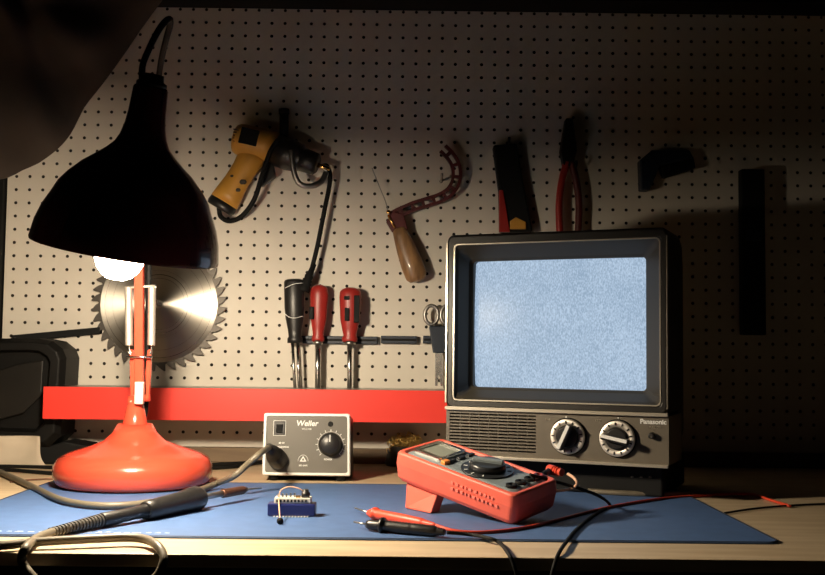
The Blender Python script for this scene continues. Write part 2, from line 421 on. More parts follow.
# ------------------------------------------------------------------ red shelf
RD = 1.872
sx0 = W(43, 400, RD).x; sx1 = .075
zt = W(240, 388.6, RD).z; zb = W(240, 421, RD).z
sh_ = empty('wall_shelf', ((sx0+sx1)/2, CAM.y+RD, zb), 'long narrow shelf with a plain red front fixed low on the pegboard', 'shelf')
yq = CAM.y+RD
b = B(); b.box(((sx0+sx1)/2, yq+.002, (zt+zb)/2), (sx1-sx0, .004, zt-zb)); obj('front_panel', b, 'barred', sh_, bevel=.0006)
b = B()
b.box(((sx0+sx1)/2, (yq+.004-.0010)/2, zt-.0025), (sx1-sx0, -yq-.004-.0010, .004)); obj('shelf_board', b, 'steel', sh_, bevel=.0005, label='grey metal shelf board')
b = B()
for x in (sx0+.10, sx1-.10): b = B(); b.box((x, -.0500, zt-.021), (.003, .095, .032)); obj('bracket', b, 'steel', sh_)

# ------------------------------------------------------------------ magnetic strips
for x0, x1, lab in ((299, 377.5, 'dark magnetic tool strip holding the red screwdrivers'), (381, 417, 'short dark magnetic tool strip, empty, between two others'), (423, 447, 'dark magnetic tool strip behind the scissors')):
    p0, p1 = W(x0, 339.6, 1.990), W(x1, 339.6+(x1-x0)*.01, 1.990)
    t = empty('magnetic_strip', ((p0+p1)/2), lab, 'tool strip', 'magnetic strips on the pegboard')
    b = B(); b.box(V(((p0+p1)/2).xyz)+V((0,-((p0+p1)/2).y-.0075,0)), ((p1-p0).length, .0150, .0145)); obj('bar', b, 'navy', t, bevel=.001)
    b = B(); b.box((p0+p1)/2+V((0,-((p0+p1)/2).y-.0155,0)), ((p1-p0).length-.004, .0012, .004)); obj('magnet_face', b, 'blackm', t)

# ------------------------------------------------------------------ screwdrivers
def driver(px, ytop, ybot, wpx, shaft_px, mh, lab, black_ins, tilt=0, bulge=1.0):
    D_ = 1.9655
    top, bot = W(px, ytop, D_), W(px+tilt, ybot, D_)
    dn = (bot-top); L = dn.length; r = wpx/2*D_/F_PX
    t = empty('screwdriver', W(px+tilt, 388, D_), lab, 'screwdriver', 'screwdrivers on the magnetic strip')
    b = B()
    pf = [(0, r*.35), (.003, r*.72), (.008, r*.95), (L*.18, r), (L*.42, r*.93), (L*.6, r*.88*bulge), (L*.75, r*.72), (L*.88, r*.58), (L*.94, r*.72), (L, r*.68)]
    b.lathe(pf, top, dn, n=28, sx=.72); h = obj('handle', b, mh, t)
    if black_ins:
        for (u, v, w_, hh) in black_ins:
            c = top + dn*v + V((u*r, -r*.70, 0))
            b = B(); b.box(c, (w_*r, .006, hh*L)); obj('grip_insert', b, 'blackm', h, bevel=.0012)
    b = B(); e = W(px+tilt*1.2, 398, D_+.004)
    b.cyl(bot, e, shaft_px*.5*D_/F_PX, n=14); obj('shaft', b, 'chrome', t)
    b = B(); b.cyl(bot-dn.normalized()*.002, bot+dn.normalized()*.006, r*.55, n=16); obj('ferrule', b, 'steel', t)
    return t
driver(319.5, 285, 341.5, 18, 6, 'redpl', 'red handled screwdriver nearest the black corded tool on the magnetic strip', [(-.75, .5, .5, .22)], tilt=-1.5)
driver(350.5, 287.5, 342, 22, 5.2, 'redpl', 'red screwdriver with black inserts, standing apart at the right', [(-.28, .20, .5, .07), (-.25, .50, .42, .24), (.62, .40, .5, .5)], tilt=-.8)

# black corded tool
D_ = 1.958
ct = empty('soldering_pencil', W(296, 388, D_), 'black handled corded tool hanging left of the red screwdrivers', 'corded tool')
b = B(); top, bot = W(294, 279, D_), W(295, 343, D_); dn = bot-top; L = dn.length; r = 10.2*D_/F_PX
b.lathe([(0, r*.6), (.002, r*.9), (.006, r), (L*.45, r*.98), (L*.62, r*.88), (L*.8, r*.68), (L*.9, r*.62), (L*.93, r*.75), (L, r*.75)], top, dn, n=28, sx=.72)
h = obj('handle', b, 'black', ct)
b = B()
b.lathe([(0, .012), (.004, .0125), (.010, .0115), (.012, .0095), (.016, .0105), (.018, .0085), (.022, .0095), (.024, .0075), (.03, .0085), (.034, .006), (.055, .0045)], W(303, 291, D_), W(315, 262, D_)-W(303, 291, D_), n=20)
obj('strain_relief', b, 'blackm', ct)
for dx in (-2.6, 2.6):
    b = B(); b.cyl(bot+V((dx*D_/F_PX, 0, 0)), W(297.5+dx*.8, 397, D_), .0030, n=12); obj('shaft', b, 'chrome', ct)
b = B(); b.tube([W(312, 268, D_), W(317, 248, D_), W(321, 228, D_), W(325.5, 205, D_), W(329, 188, D_), W(330, 175, D_), W(327, 166, D_+.01), W(322, 166, D_+.025)], .0043, n=8)
obj('cord', b, 'blackm', ct)
b = B(); b.tube([W(284, 313, D_-.013), W(289, 317, D_-.016), W(295, 318, D_-.017), W(303, 316, D_-.014)], .0006, n=5); obj('printed_line', b, 'white', h)
b = B(); b.tube([W(285, 288, D_-.012), W(294, 284, D_-.0165), W(303, 283, D_-.012)], .0006, n=5); obj('printed_line', b, 'white', h)

# scissors
D_ = 1.970
sc_ = empty('scissors', W(438, 388, D_), 'pair of scissors hanging half hidden beside the television', 'scissors')
def loopring(c, rx, rz, r):
    pts = [c + V((rx*math.cos(2*PI*i/20), 0, rz*math.sin(2*PI*i/20))) for i in range(21)]
    return pts
for cx, ang, lab in ((431.5, -.3, 'left'), (447.5, .3, 'right')):
    c = W(cx, 315, D_)
    b = B(); b.tube(loopring(c, .0125, .0175, .0), .0036, n=8, smooth=3); hd = obj('handle_loop', b, 'steel', sc_)
for s in (-1, 1):
    cx = 439+s*0
    b = B()
    pl = [W(439-s*8, 326, D_), W(439-s*2, 331, D_), W(439+s*4, 352, D_), W(439+s*4, 386, D_), W(439+s*1.5, 386, D_), W(439-s*3, 352, D_)]
    b.prism(pl, (0, .003*s, 0)); obj('blade', b, 'chrome', sc_, bevel=.0004)
b = B(); b.prism([W(429, 326, D_-.006), W(449, 326, D_-.006), W(446, 353, D_-.006), W(433, 353, D_-.006)], (0, .012, 0)); obj('pivot_block', b, 'navy', sc_, bevel=.002)

# ------------------------------------------------------------------ drill
D_ = 1.955
dr = empty('power_drill', W(250, 205, D_), 'yellow power drill with black gearcase and gold bit hanging on pegboard', 'drill')
k_ = D_/F_PX
a0, a1 = W(234, 138, D_), W(277, 148, D_)
b = B(); d_ = a1-a0; L = d_.length
b.lathe([(0, .020), (.003, .026), (.010, .0295), (L*.4, .0305), (L*.75, .0300), (L, .0285)], a0, d_, n=36); mh = obj('motor_housing', b, 'yellow', dr)
b = B()
zx = d_.normalized(); yx = V((0,1,0)); yx = (yx-zx*yx.dot(zx)).normalized(); vx = zx.cross(yx)
RMd = Matrix((zx, yx, vx)).transposed()
b.box(a0+d_*.40+V((0,-.0285,.004)), (.034, .006, .030), RMd); obj('nameplate', b, 'blackm', mh, bevel=.001, label='dark nameplate')
b = B()
for i in range(5): b.box(a0+d_*.10+V((.0, -.0262+.0004*i, .012-.0055*i)), (.010, .004, .002), RMd)
obj('vent_slot', b, 'grime', mh)
b = B()
h0, h1 = W(255, 152, D_), W(224, 202, D_); hd_ = h1-h0; L = hd_.length
b.lathe([(0, .022), (L*.15, .026), (L*.35, .0235), (L*.6, .0235), (L*.85, .0265), (L, .0275)], h0, hd_, n=32, sx=.72); hn = obj('handle', b, 'yellow', dr)
b = B(); b.lathe([(0, .0275), (.010, .0285), (.016, .026)], h1, hd_, n=28, sx=.72); obj('handle_cap', b, 'black', dr)
b = B()
for (px, py, r) in ((243, 182, .007), (238, 190, .005), (248, 162, .004), (232, 176, .0035)): b = B(); b.ball(W(px, py, D_-.0155), r, n=10, scale=(1, .35, .8)); obj('worn_patch', b, 'grime', hn)
b = B(); b.prism([W(262, 166, D_-.008), W(272, 160, D_-.008), W(276, 176, D_-.008), W(262, 186, D_-.008), W(256, 186, D_-.008)], (0, .016, 0)); obj('trigger', b, 'black', dr, bevel=.003)
b = B(); g0, g1 = a1-zx*.001, W(318, 163, D_-.01); gd = g1-g0; L = gd.length
b.lathe([(0, .0295), (L*.3, .0305), (L*.55, .027), (L*.62, .021), (L*.64, .0225), (L*.95, .021), (L, .015)], g0-V((0,0,.004)), gd, n=32); obj('gearcase', b, 'black', dr)
b = B(); b.cyl(W(284, 136, D_), W(284, 110, D_), .0085, n=18); b.cyl(W(284, 114, D_), W(284, 109, D_), .010, n=18); obj('side_handle', b, 'blackm', dr)
b = B(); b.cyl(W(316, 164.5, D_-.01), W(330, 169, D_-.01), .0042, n=12); obj('drill_bit', b, 'gold', dr, label='gold coated drill bit')
b = B(); b.tube([W(291, 150, D_-.03), W(294, 172, D_-.028), W(300, 184, D_-.025), W(312, 186, D_-.02), W(322, 181, D_-.015), W(326, 172, D_-.012)], .0052, n=10); obj('chuck_guard', b, 'steel', dr, label='grey curved guard below the chuck')
b = B(); b.tube([W(278, 140, D_-.034), W(270, 152, D_-.036), W(262, 176, D_-.034), W(254, 200, D_-.03), W(242, 216, D_-.022), W(230, 221, D_-.01), W(221, 217, D_-.002), W(219, 208, D_+.0)], .0046, n=9); obj('cord', b, 'blackm', dr)
# hooks that carry it
for px, py, lab in ((284, 163, 'steel peg hook under the gearcase of the yellow drill'), (246, 196, 'steel peg hook under the handle of the yellow drill')):
    p = W(px, py, 1.9984)
    i_ = round((p.x-HX)/I); j_ = round((p.z-HZ)/I); p = V((HX+i_*I, 0, HZ+j_*I))
    b = B(); b.tube([p+V((0,.004,0)), p+V((0,-.012,-.001)), p+V((0,-.018,.002)), p+V((0,-.019,.010))], .0024, n=8)
    tag(obj('peg_hook', b, 'steel'), lab, 'hook')

# ------------------------------------------------------------------ frame saw with wooden handle
D_ = 1.970
fs = empty('hand_saw', W(420, 280, D_), 'old hand saw with worn wooden grip and dark red perforated frame', 'hand saw')
b = B(); p, q = W(398.5, 228, D_), W(418, 281, D_); d_ = q-p; L = d_.length
b.lathe([(0, .009), (.003, .0130), (L*.15, .0150), (L*.4, .0188), (L*.7, .0212), (L*.92, .0200), (L*.985, .0150), (L, .008)], p, d_, n=32, sx=.78); obj('grip', b, 'woodh', fs)
# perforated band: centre line, width, with rectangular openings
cl = [(391, 217), (398, 213), (406, 209.5), (414, 206), (422, 203.5), (430, 201), (438, 198.5), (446, 194.5), (452, 189), (456, 181), (457, 172), (455, 163), (450, 155), (443, 148)]
hw = [6.2]*13+[6]
top_, bot_ = [], []
cp = spline([V((x, y, 0)) for x, y in cl], 3)
for i, c in enumerate(cp):
    t = (cp[min(i+1, len(cp)-1)]-cp[max(i-1, 0)]).normalized(); n_ = V((t.y, -t.x, 0)); top_.append(c+n_*5.2); bot_.append(c-n_*5.2)
def cell(i, j, f0, f1):
    """solid quad of the band between stations i..j and cross fractions f0..f1"""
    A = top_[i].lerp(bot_[i], f0); Bq = top_[j].lerp(bot_[j], f0); C_ = top_[j].lerp(bot_[j], f1); D2 = top_[i].lerp(bot_[i], f1)
    return [W(v.x, v.y, D_-.004) for v in (A, Bq, C_, D2)]
b = B(); n_ = len(cp)-1
for i in range(n_):
    b.prism(cell(i, i+1, 0, .30), (0, .010, 0)); b.prism(cell(i, i+1, .70, 1), (0, .010, 0))
    if i % 4 in (0,): b.prism(cell(i, i+1, .24, .76), (0, .008, 0))
    elif i % 4 == 3 and i < 6: b.prism(cell(i, i+1, .24, .76), (0, .008, 0))
obj('frame', b, 'sawred', fs)
b = B(); b.prism([W(386, 222, D_-.005), W(392, 211, D_-.005), W(404, 214, D_-.005), W(408, 229, D_-.005), W(402, 234, D_-.005), W(392, 232, D_-.005)], (0, .012, 0)); obj('bolster', b, 'sawred', fs, bevel=.002)
b = B(); b.ball(W(388.5, 212, D_-.008), .0045, n=12); b.cyl(W(388, 215, D_-.006), W(395, 228, D_-.006), .0026, n=10); obj('wing_nut', b, 'gold', fs, label='brass tension nut')
b = B(); b.tube([W(388, 211, D_-.006), W(385, 200, D_-.004), W(380, 188, D_-.002), W(372, 168, D_)], .0008, n=6); obj('blade_wire', b, 'steel', fs)
p = W(445, 180, 1.9984)
p = V((HX+round((p.x-HX)/I)*I, 0, HZ+round((p.z-HZ)/I)*I))
b = B(); b.tube([p+V((0,.004,0)), p+V((0,-.024,-.001)), p+V((0,-.036,.002)), p+V((0,-.038,.010))], .0024, n=8)
tag(obj('peg_hook', b, 'steel'), 'steel peg hook inside the bend of the red saw frame', 'hook')

# ------------------------------------------------------------------ dim things hung above and right of the television
D_ = 1.972
po = empty('tool_pouch', W(515, 232, D_), 'black tool pouch with red and yellow trim hung behind the television', 'pouch')
b = B(); b.prism([W(493, 145, D_), W(517, 143, D_), W(524, 185, D_), W(533, 232, D_), W(500, 232, D_), W(499, 190, D_)], (0, .0262, 0)); obj('body', b, 'blackm', po, bevel=.004)
b = B(); b.prism([W(499, 190, D_-.004), W(503, 190, D_-.004), W(510, 232, D_-.004), W(499, 232, D_-.004)], (0, .006, 0)); obj('side_band', b, 'redpl', po, bevel=.001, label='red side band')
b = B(); b.prism([W(510, 221, D_-.004), W(516, 217, D_-.004), W(526, 222, D_-.004), W(526, 229, D_-.004), W(510, 229, D_-.004)], (0, .006, 0)); obj('badge', b, 'yellow', po, bevel=.001, label='yellow badge')
pc = empty('pliers', W(572, 230, D_), 'long pliers with dark red grips hung above the television', 'pliers')
b = B(); b.prism([W(566, 118, D_), W(573, 118, D_), W(577, 150, D_), W(573, 166, D_), W(564, 166, D_), W(561, 150, D_)], (0, .0262, 0)); obj('jaws', b, 'blackm', pc, bevel=.002)
for s in (-1, 1):
    b = B(); b.tube([W(569+s*2, 162, D_+.006), W(569+s*7, 180, D_+.006), W(569+s*10, 205, D_+.006), W(569+s*9, 234, D_+.006)], .0068, n=12); obj('handle', b, 'redpl' if s < 0 else 'sawred', pc)
cl_ = empty('spring_clamp', W(662, 192, D_), 'dark blue clamp hung on the pegboard above the right of the television', 'clamp')
b = B(); b.prism([W(640, 160, D_), W(652, 150, D_), W(690, 150, D_), W(694, 158, D_), W(660, 166, D_), W(650, 190, D_), W(641, 190, D_)], (0, .0262, 0)); obj('jaw', b, 'navy', cl_, bevel=.003)
b = B(); b.prism([W(660, 166, D_), W(694, 158, D_), W(696, 168, D_), W(664, 178, D_)], (0, .018, 0)); obj('lever', b, 'blackm', cl_, bevel=.003)
lv = empty('spirit_level', W(752, 335, D_), 'long dark spirit level hung upright at the right of the pegboard', 'level')
b = B(); c = (W(752, 170, D_)+W(752, 335, D_))/2; b.box(c, (.044, .022, (W(752, 170, D_)-W(752, 335, D_)).length)); obj('body', b, 'blackm', lv, bevel=.002)
b = B(); b.box(c+V((0,-.0115,.03)), (.03, .003, .02)); obj('vial_window', b, 'navy', lv, bevel=.001)

for px, py, lab in ((569, 169, 'dark peg hook between the handles of the hanging pliers'), (668, 172, 'dark peg hook under the blue clamp'), (508, 146, 'dark peg hook through the top of the black tool pouch')):
    p = W(px, py, 1.9984); p = V((HX+round((p.x-HX)/I)*I, 0, p.z))
    b = B(); b.tube([p+V((0,.004,0)), p+V((0,-.024,-.001)), p+V((0,-.034,.002)), p+V((0,-.036,.010))], .0024, n=8)
    tag(obj('peg_hook', b, 'blackm'), lab, 'hook')

# steel strip behind the case
b = B(); p, q = W(14, 338.5, 1.990), W(101, 330.5, 1.990); d_ = q-p
zx = d_.normalized(); RMs = Matrix((zx, V((0,1,0)), zx.cross(V((0,1,0))))).transposed()
b.box((p+q)/2, (d_.length, .0164, .0125), RMs)
tag(obj('metal_strip', b, 'blackm', bevel=.001), 'narrow black strip on the pegboard between black case and saw blade', 'strip')

# ------------------------------------------------------------------ black case at left
CD = 1.915
cs = empty('equipment_case', W(20, 463, CD), 'bulky black equipment case at the left end of the bench', 'case')
yC = CAM.y+CD
xr_ = W(77, 380, CD).x; xl_ = -.93
zt_ = W(30, 338, CD).z; 
def P(px, py, d=CD): return W(px-11 if px < 90 else px, py, d)
out = [P(-80, 338), P(50, 338.5), P(64, 341), P(74, 349), P(77.5, 358), P(75, 400), P(72, 436), P(60, 447), P(-80, 441)]
inn = [P(-80, 352), P(40, 350), P(52, 351), P(60, 356), P(63, 362), P(60, 396), P(57, 424), P(48, 432), P(-80, 428)]
b = B(); d1 = V((0, .078, 0)); dv = V((0, -.012, 0))
b.loops([[p+d1 for p in out], out, [p+dv for p in [o_.lerp(i_, .35) for o_, i_ in zip(out, inn)]], [p+dv for p in inn], [p+V((0,.006,0)) for p in [i_.lerp(V((sum(q.x for q in inn)/9, i_.y, sum(q.z for q in inn)/9)), .06) for i_ in inn]]], sm=False)
obj('shell', b, 'case', cs, bevel=.002)
b = B()
b.prism([P(-80, 372, CD-.001), P(8, 371, CD-.001), P(30, 364, CD-.001), P(55, 360, CD-.001), P(53, 395, CD-.001), P(35, 413, CD-.001), P(5, 421, CD-.001), P(-80, 421, CD-.001)], (0, -.004, 0)); obj('front_panel', b, 'case2', cs, bevel=.002)
b = B()
o2 = [V((xl_, 0, .0005)), V((P(100, 450).x, 0, .0005)), V((P(112, 450).x, 0, .008)), V((P(105, 450).x, 0, .030)), V((P(74, 450).x, 0, .042)), V((P(60, 448).x, 0, P(60, 446).z)), V((xl_, 0, P(60, 446).z))]
b.prism([V((p.x, yC+.002, p.z)) for p in o2], (0, .070, 0)); obj('foot', b, 'blackm', cs, bevel=.004)

# beige paper sheet in front
b = B(); nx, ny = 22, 14; g = []
d0 = 1.885
xL, xR = W(-60, 450, d0).x, W(38.5, 445, d0).x
ztop = W(20, 437, d0).z
for j in range(ny+1):
    v = j/ny; row = []
    for i in range(nx+1):
        u = i/nx
        x = xL + (xR-xL)*u + .026*v*v*(u**3)
        bend = (1-v)
        z = .0008 + ztop*bend**1.35
        y = CAM.y+d0 + .006 - .026*v**1.6 + .004*math.sin(9*u+2*v) 
        if v < .98: y += .006*noise.noise(V((x*18, v*3, 1)))
        row.append(V((x, y, z)))
    g.append(row)
vt = [[b.v(p) for p in r] for r in g]; vb = [[b.v(p+V((0, .0012, .0006))) for p in r] for r in g]
for j in range(ny):
    for i in range(nx):
        b.f([vt[j][i], vt[j][i+1], vt[j+1][i+1], vt[j+1][i]], sm=True); b.f([vb[j][i], vb[j+1][i], vb[j+1][i+1], vb[j][i+1]], sm=True)
for i in range(nx): b.f([vt[0][i], vb[0][i], vb[0][i+1], vt[0][i+1]]); b.f([vt[ny][i], vt[ny][i+1], vb[ny][i+1], vb[ny][i]])
for j in range(ny): b.f([vt[j][0], vt[j+1][0], vb[j+1][0], vb[j][0]]); b.f([vt[j][nx], vb[j][nx], vb[j+1][nx], vt[j+1][nx]])
tag(obj('paper_sheet', b, 'paper'), 'curled beige sheet of heavy paper leaning in front of the black case', 'paper')

# hanging cloth upper left
cd0 = 1.84
edge = [(-60, 186), (-20, 182), (6, 178), (22, 170), (38, 163), (52, 153), (62, 144), (70, 134), (77, 121), (84, 107), (94, 94), (105, 80), (116, 65), (128, 48), (140, 30), (156, 8), (172, -14)]
E_ = spline([V((x, y, 0)) for x, y in edge], 2)
b = B(); rows = []
for j in range(13):
    v = j/12; row = []
    for i, e in enumerate(E_):
        tx, ty = -90 + (e.x+90)*(.55), -30
        px = e.x + (tx-e.x)*v; py = e.y + (ty-e.y)*v
        dd = cd0 - .05*math.sin(v*2.2) + .012*math.sin(v*9+i*.35) + .015*math.sin(i*.5)
        row.append(W(px, py, dd))
    rows.append(row)
fr = [[b.v(p) for p in r] for r in rows]; bk = [[b.v(p+V((0,.003,0))) for p in r] for r in rows]
for j in range(12):
    for i in range(len(E_)-1):
        b.f([fr[j][i], fr[j][i+1], fr[j+1][i+1], fr[j+1][i]], sm=True); b.f([bk[j][i], bk[j+1][i], bk[j+1][i+1], bk[j][i+1]], sm=True)
for i in range(len(E_)-1): b.f([fr[0][i], bk[0][i], bk[0][i+1], fr[0][i+1]]); b.f([fr[12][i], fr[12][i+1], bk[12][i+1], bk[12][i]])
tag(obj('hanging_cloth', b, 'cloth'), 'dark brown cloth draped down over the upper left corner of pegboard', 'cloth')
# dark shelf along the top
b = B(); zs = W(300, -2, 1.93).z
b.box((.1, -.040, zs+.05), (2.5, .076, .10)); tag(obj('overhead_shelf', b, 'blackm', bevel=.002), 'dark shelf edge along the very top of the pegboard', 'shelf')

# ------------------------------------------------------------------ television
TL, TR = W(445.5, 445, 1.640), W(668.5, 445, 1.500)
TLb = V((TL.x, TL.y, 0)); tvx = V((TR.x-TL.x, TR.y-TL.y, 0)); TW = tvx.length; tvx.normalize()
ang = math.atan2(tvx.y, tvx.x)
tv = empty('television', (TL.x, TL.y, 0), 'small old tube television showing blue-white static', 'television', rz=ang)
TM = WM[tv]; TMi = TM.inverted()
def tvp(px, py, dep=0.0):
    """pixel -> (x, z) on the television's own plane dep behind its front"""
    n_ = TM.to_3x3() @ V((0,1,0)); o_ = TM @ V((0, dep, 0)); d = ray(px, py)
    p = CAM + d*((o_-CAM).dot(n_)/d.dot(n_)); q = TMi @ p; return q.x, q.z
ZB = tvp(668, 466)[1]; ZT = (tvp(448, 236)[1]+tvp(667, 226)[1])/2
ZM = (tvp(450, 409)[1]+tvp(660, 413.5)[1])/2
print('TV', TW, ZB, ZT, ZM, math.degrees(ang))
ox0, oz1 = tvp(455, 247); ox1, _ = tvp(660, 300); oz0 = (tvp(455, 401)[1]+tvp(660, 404)[1])/2; oz1 = (tvp(455, 247)[1]+tvp(660, 236)[1])/2
SDp = .034
sx0_, _ = tvp(473, 320, SDp); sx1_, _ = tvp(646, 320, SDp); sz1 = (tvp(480, 262, SDp)[1]+tvp(640, 256, SDp)[1])/2; sz0 = tvp(560, 389, SDp)[1]
print('scr', ox0, ox1, oz0, oz1, sx0_, sx1_, sz0, sz1)
b = B(TM)
zlow = ZM
b.loops([rrect(ox0, ox1, oz0, oz1, .006, .0), rrect(ox0-.003, ox1+.003, oz0-.003, oz1+.003, .006, -.0015), rrect(.003, TW-.003, zlow+.003, ZT-.003, .008, -.0015), rrect(0, TW, zlow, ZT, .010, .002), rrect(0, TW, zlow, ZT, .010, .10), rrect(.0, TW-.0, zlow-.05, ZT, .02, .12),
         rrect(.008, TW-.012, ZB+.01, ZT-.012, .03, .20), rrect(.035, TW-.035, ZB+.02, ZT-.05, .05, .255), rrect(.05, TW-.05, ZB+.03, ZT-.07, .05, .262)], False, True, sm=False)
cab = obj('cabinet', b, 'tvbody', tv, bevel=.001)
# funnel
b = B(TM)
b.loops([rrect(ox0, ox1, oz0, oz1, .006, .0), rrect(ox0+.004, ox1-.004, oz0+.004, oz1-.004, .010, .006), rrect(sx0_-.006, sx1_+.004, sz0-.004, sz1+.004, .008, SDp-.004), rrect(sx0_, sx1_, sz0, sz1, .006, SDp+.001), rrect(sx0_, sx1_, sz0, sz1, .006, SDp+.02)], False, False, sm=False)
obj('screen_mask', b, 'tvinner', tv, label='olive recessed frame around the screen')
# white line
b = B(TM)
b.loops([rrect(ox0-.0012, ox1+.0012, oz0-.0012, oz1+.0012, .007, -.0016), rrect(ox0-.0012, ox1+.0012, oz0-.0012, oz1+.0012, .007, -.0026), rrect(ox0+.0006, ox1-.0006, oz0+.0006, oz1-.0006, .006, -.0026), rrect(ox0+.0006, ox1-.0006, oz0+.0006, oz1-.0006, .006, .001)], False, False, sm=False)
obj('inner_trim', b, 'trim', tv, label='thin pale metal line around the screen opening')
# screen: bulging glass
b = B(TM); nx, nz = 20, 16; cx, cz = (sx0_+sx1_)/2, (sz0+sz1)/2; hx, hz = (sx1_-sx0_)/2+.006, (sz1-sz0)/2+.006
g = [[b.v((cx+hx*(2*i/nx-1), SDp+.002+.012*(((2*i/nx-1)**2)+((2*j/nz-1)**2))*.5, cz+hz*(2*j/nz-1))) for i in range(nx+1)] for j in range(nz+1)]
for j in range(nz):
    for i in range(nx): b.f([g[j][i], g[j][i+1], g[j+1][i+1], g[j+1][i]], sm=True)
rim = [g[0][i] for i in range(nx+1)]+[g[j][nx] for j in range(1, nz+1)]+[g[nz][i] for i in range(nx-1, -1, -1)]+[g[j][0] for j in range(nz-1, 0, -1)]
ext = [b.v(TMi @ v.co + V((0, .02, 0))) for v in rim]
for i in range(len(rim)): b.f([rim[i], rim[(i+1) % len(rim)], ext[(i+1) % len(rim)], ext[i]])
b.f(ext)
obj('screen', b, 'static', tv, label='lit screen of blue-white static')
# lower control panel
gx0, gx1 = tvp(449, 430)[0], tvp(535.5, 430)[0]; gz1 = tvp(490, 414)[1]; gz0 = ZB+.006
b = B(TM); y0 = .002
def pbox(x0, x1, z0, z1, ya=0.0, yb=.11): b.box(((x0+x1)/2, (ya+yb)/2, (z0+z1)/2), (x1-x0, yb-ya, z1-z0))
pbox(0, gx0, ZB, ZM-.002, y0); pbox(gx1, TW, ZB, ZM-.002, y0); pbox(gx0, gx1, ZB, gz0, y0); pbox(gx0, gx1, gz1, ZM-.002, y0)
pan = obj('control_panel', b, 'tvpanel', tv)
b = B(TM); b.box(((gx0+gx1)/2, .035, (gz0+gz1)/2), (gx1-gx0+.002, .05, gz1-gz0+.002)); 
obj('grille_back', b, 'blackm', pan)
b = B(TM); nrow = 12; pit = (gz1-gz0)/nrow
for i in range(nrow): b.box(((gx0+gx1)/2, .0055, gz0+pit*(i+.0)+pit*.24), (gx1-gx0, .006, pit*.48))
for i in range(1, 9): b.box((gx0+(gx1-gx0)*i/9, .0095, (gz0+gz1)/2), (.0018, .004, gz1-gz0))
obj('speaker_grille', b, 'tvpanel', tv)
for (z_, h_, n_) in ((ZM, .0052, 'upper'), (ZB-.001, .0042, 'lower')):
    b = B(TM); b.box((TW/2, -.0012, z_), (TW, .008, h_)); obj('trim_strip', b, 'trim', tv, bevel=.0006, label='pale metal strip %s the controls' % ('above' if n_ == 'upper' else 'below'))
b = B(TM); b.box((.0008, -.0005, (ZM+ZT)/2-.002), (.0034, .006, ZT-ZM-.02)); obj('side_trim', b, 'trim', tv, bevel=.0006, label='pale metal strip up the left edge')
b = B(TM); b.box((TW-.0008, -.0005, (ZM+ZT)/2-.002), (.0022, .006, ZT-ZM-.02)); obj('side_trim', b, 'tvpanel', tv, bevel=.0006)
# base
b = B(TM); b.box((TW/2, .13, (ZB-.002)/2+.0016), (TW-.03, .19, ZB-.0045)); obj('stand', b, 'blackm', tv, bevel=.003)
b = B(TM)
for px in (632, 641, 650): 
    x, z = tvp(px, 477, .033); b.box((x, .0345, z), (.004, .003, .0022))
obj('slider', b, 'tvpanel', tv)
# knobs
def knob(px, py, pa, pb, nm):
    x, z = tvp(px, py); Rk = .0258
    def o(yy): return TM @ V((x, yy, z))
    d = TM.to_3x3() @ V((0, -1, 0))
    b = B(); b.lathe([(0, Rk+.0018), (.002, Rk+.0018), (.0022, Rk)], o(.002), d, n=48); kd = obj('dial', b, 'blackm', tv)
    b = B(); b.lathe([(0, Rk), (.006, Rk), (.007, Rk-.001), (.007, Rk-.0085), (.003, Rk-.010)], o(.001), d, n=48, cap1=False); obj('silver_ring', b, 'nickel', kd)
    b = B(); b.lathe([(0, Rk-.0095), (.011, Rk-.0105), (.012, Rk-.012)], o(.001), d, n=40); obj('dial_hub', b, 'black', kd)
    b = B()
    for i in range(13):
        a = 2*PI*i/13+.2; c = V((x+(Rk-.0045)*math.cos(a), -.0064, z+(Rk-.0045)*math.sin(a)))
        b.box(TM @ c, (.0018, .0012, .0042), (TM.to_3x3() @ Matrix.Rotation(-a+PI/2, 3, 'Y')))
    obj('channel_mark', b, 'blackm', kd)
    # grip bar, world pixel ends pa -> pb
    q0, q1 = V((*tvp(*pa),)), V((*tvp(*pb),)); q0 = V((q0.x, 0, q0.y)); q1 = V((q1.x, 0, q1.y)); c = (q0+q1)/2; dd = (q1-q0); a = math.atan2(dd.z, dd.x)
    b = B(TM); b.box((x, -.017, z), (Rk*1.55, .014, .0085), Matrix.Rotation(-a, 3, 'Y')); gb = obj('grip_bar', b, 'black', kd, bevel=.0015)
    off = V((-math.sin(a), 0, math.cos(a)))
    b = B(TM); b.box(V((x, -.0243, z))+off*.0012, (Rk*1.45, .0018, .0050), Matrix.Rotation(-a, 3, 'Y')); obj('pointer', b, 'white', gb)
knob(568, 436.5, (558, 449), (568, 427), 'left')
knob(617.5, 438.5, (603, 434), (628, 440), 'right')
x, z = tvp(652, 435.5); b = B(); b.lathe([(0, .0048), (.009, .0042), (.0095, .003)], TM @ V((x, .002, z)), TM.to_3x3() @ V((0, -1, 0)), n=20); obj('small_knob', b, 'black', tv)
def tvtext(nm, s, px, py, size, bold=0, m_='trim'):
    x, z = tvp(px, py)
    mw = TM @ Matrix.Translation((x, .0014, z)) @ Matrix.Rotation(PI/2, 4, 'X')
    text(nm, s, size, mw, m_, pan, bold=bold)
tvtext('brand_lettering', 'Panasonic', 653, 422, .0095, .0003, 'white')
tvtext('small_lettering', 'PULL ON', 655, 427.5, .0042)
tvtext('dial_lettering', 'VHF', 547.5, 419.5, .0045); tvtext('dial_lettering', 'UHF', 598, 421, .0045)
for px, py in ((566, 417), (618, 418)):
    x, z = tvp(px, py); b = B(TM); b.box((x, .001, z), (.0018, .0016, .0018)); obj('dial_index', b, 'white', pan)

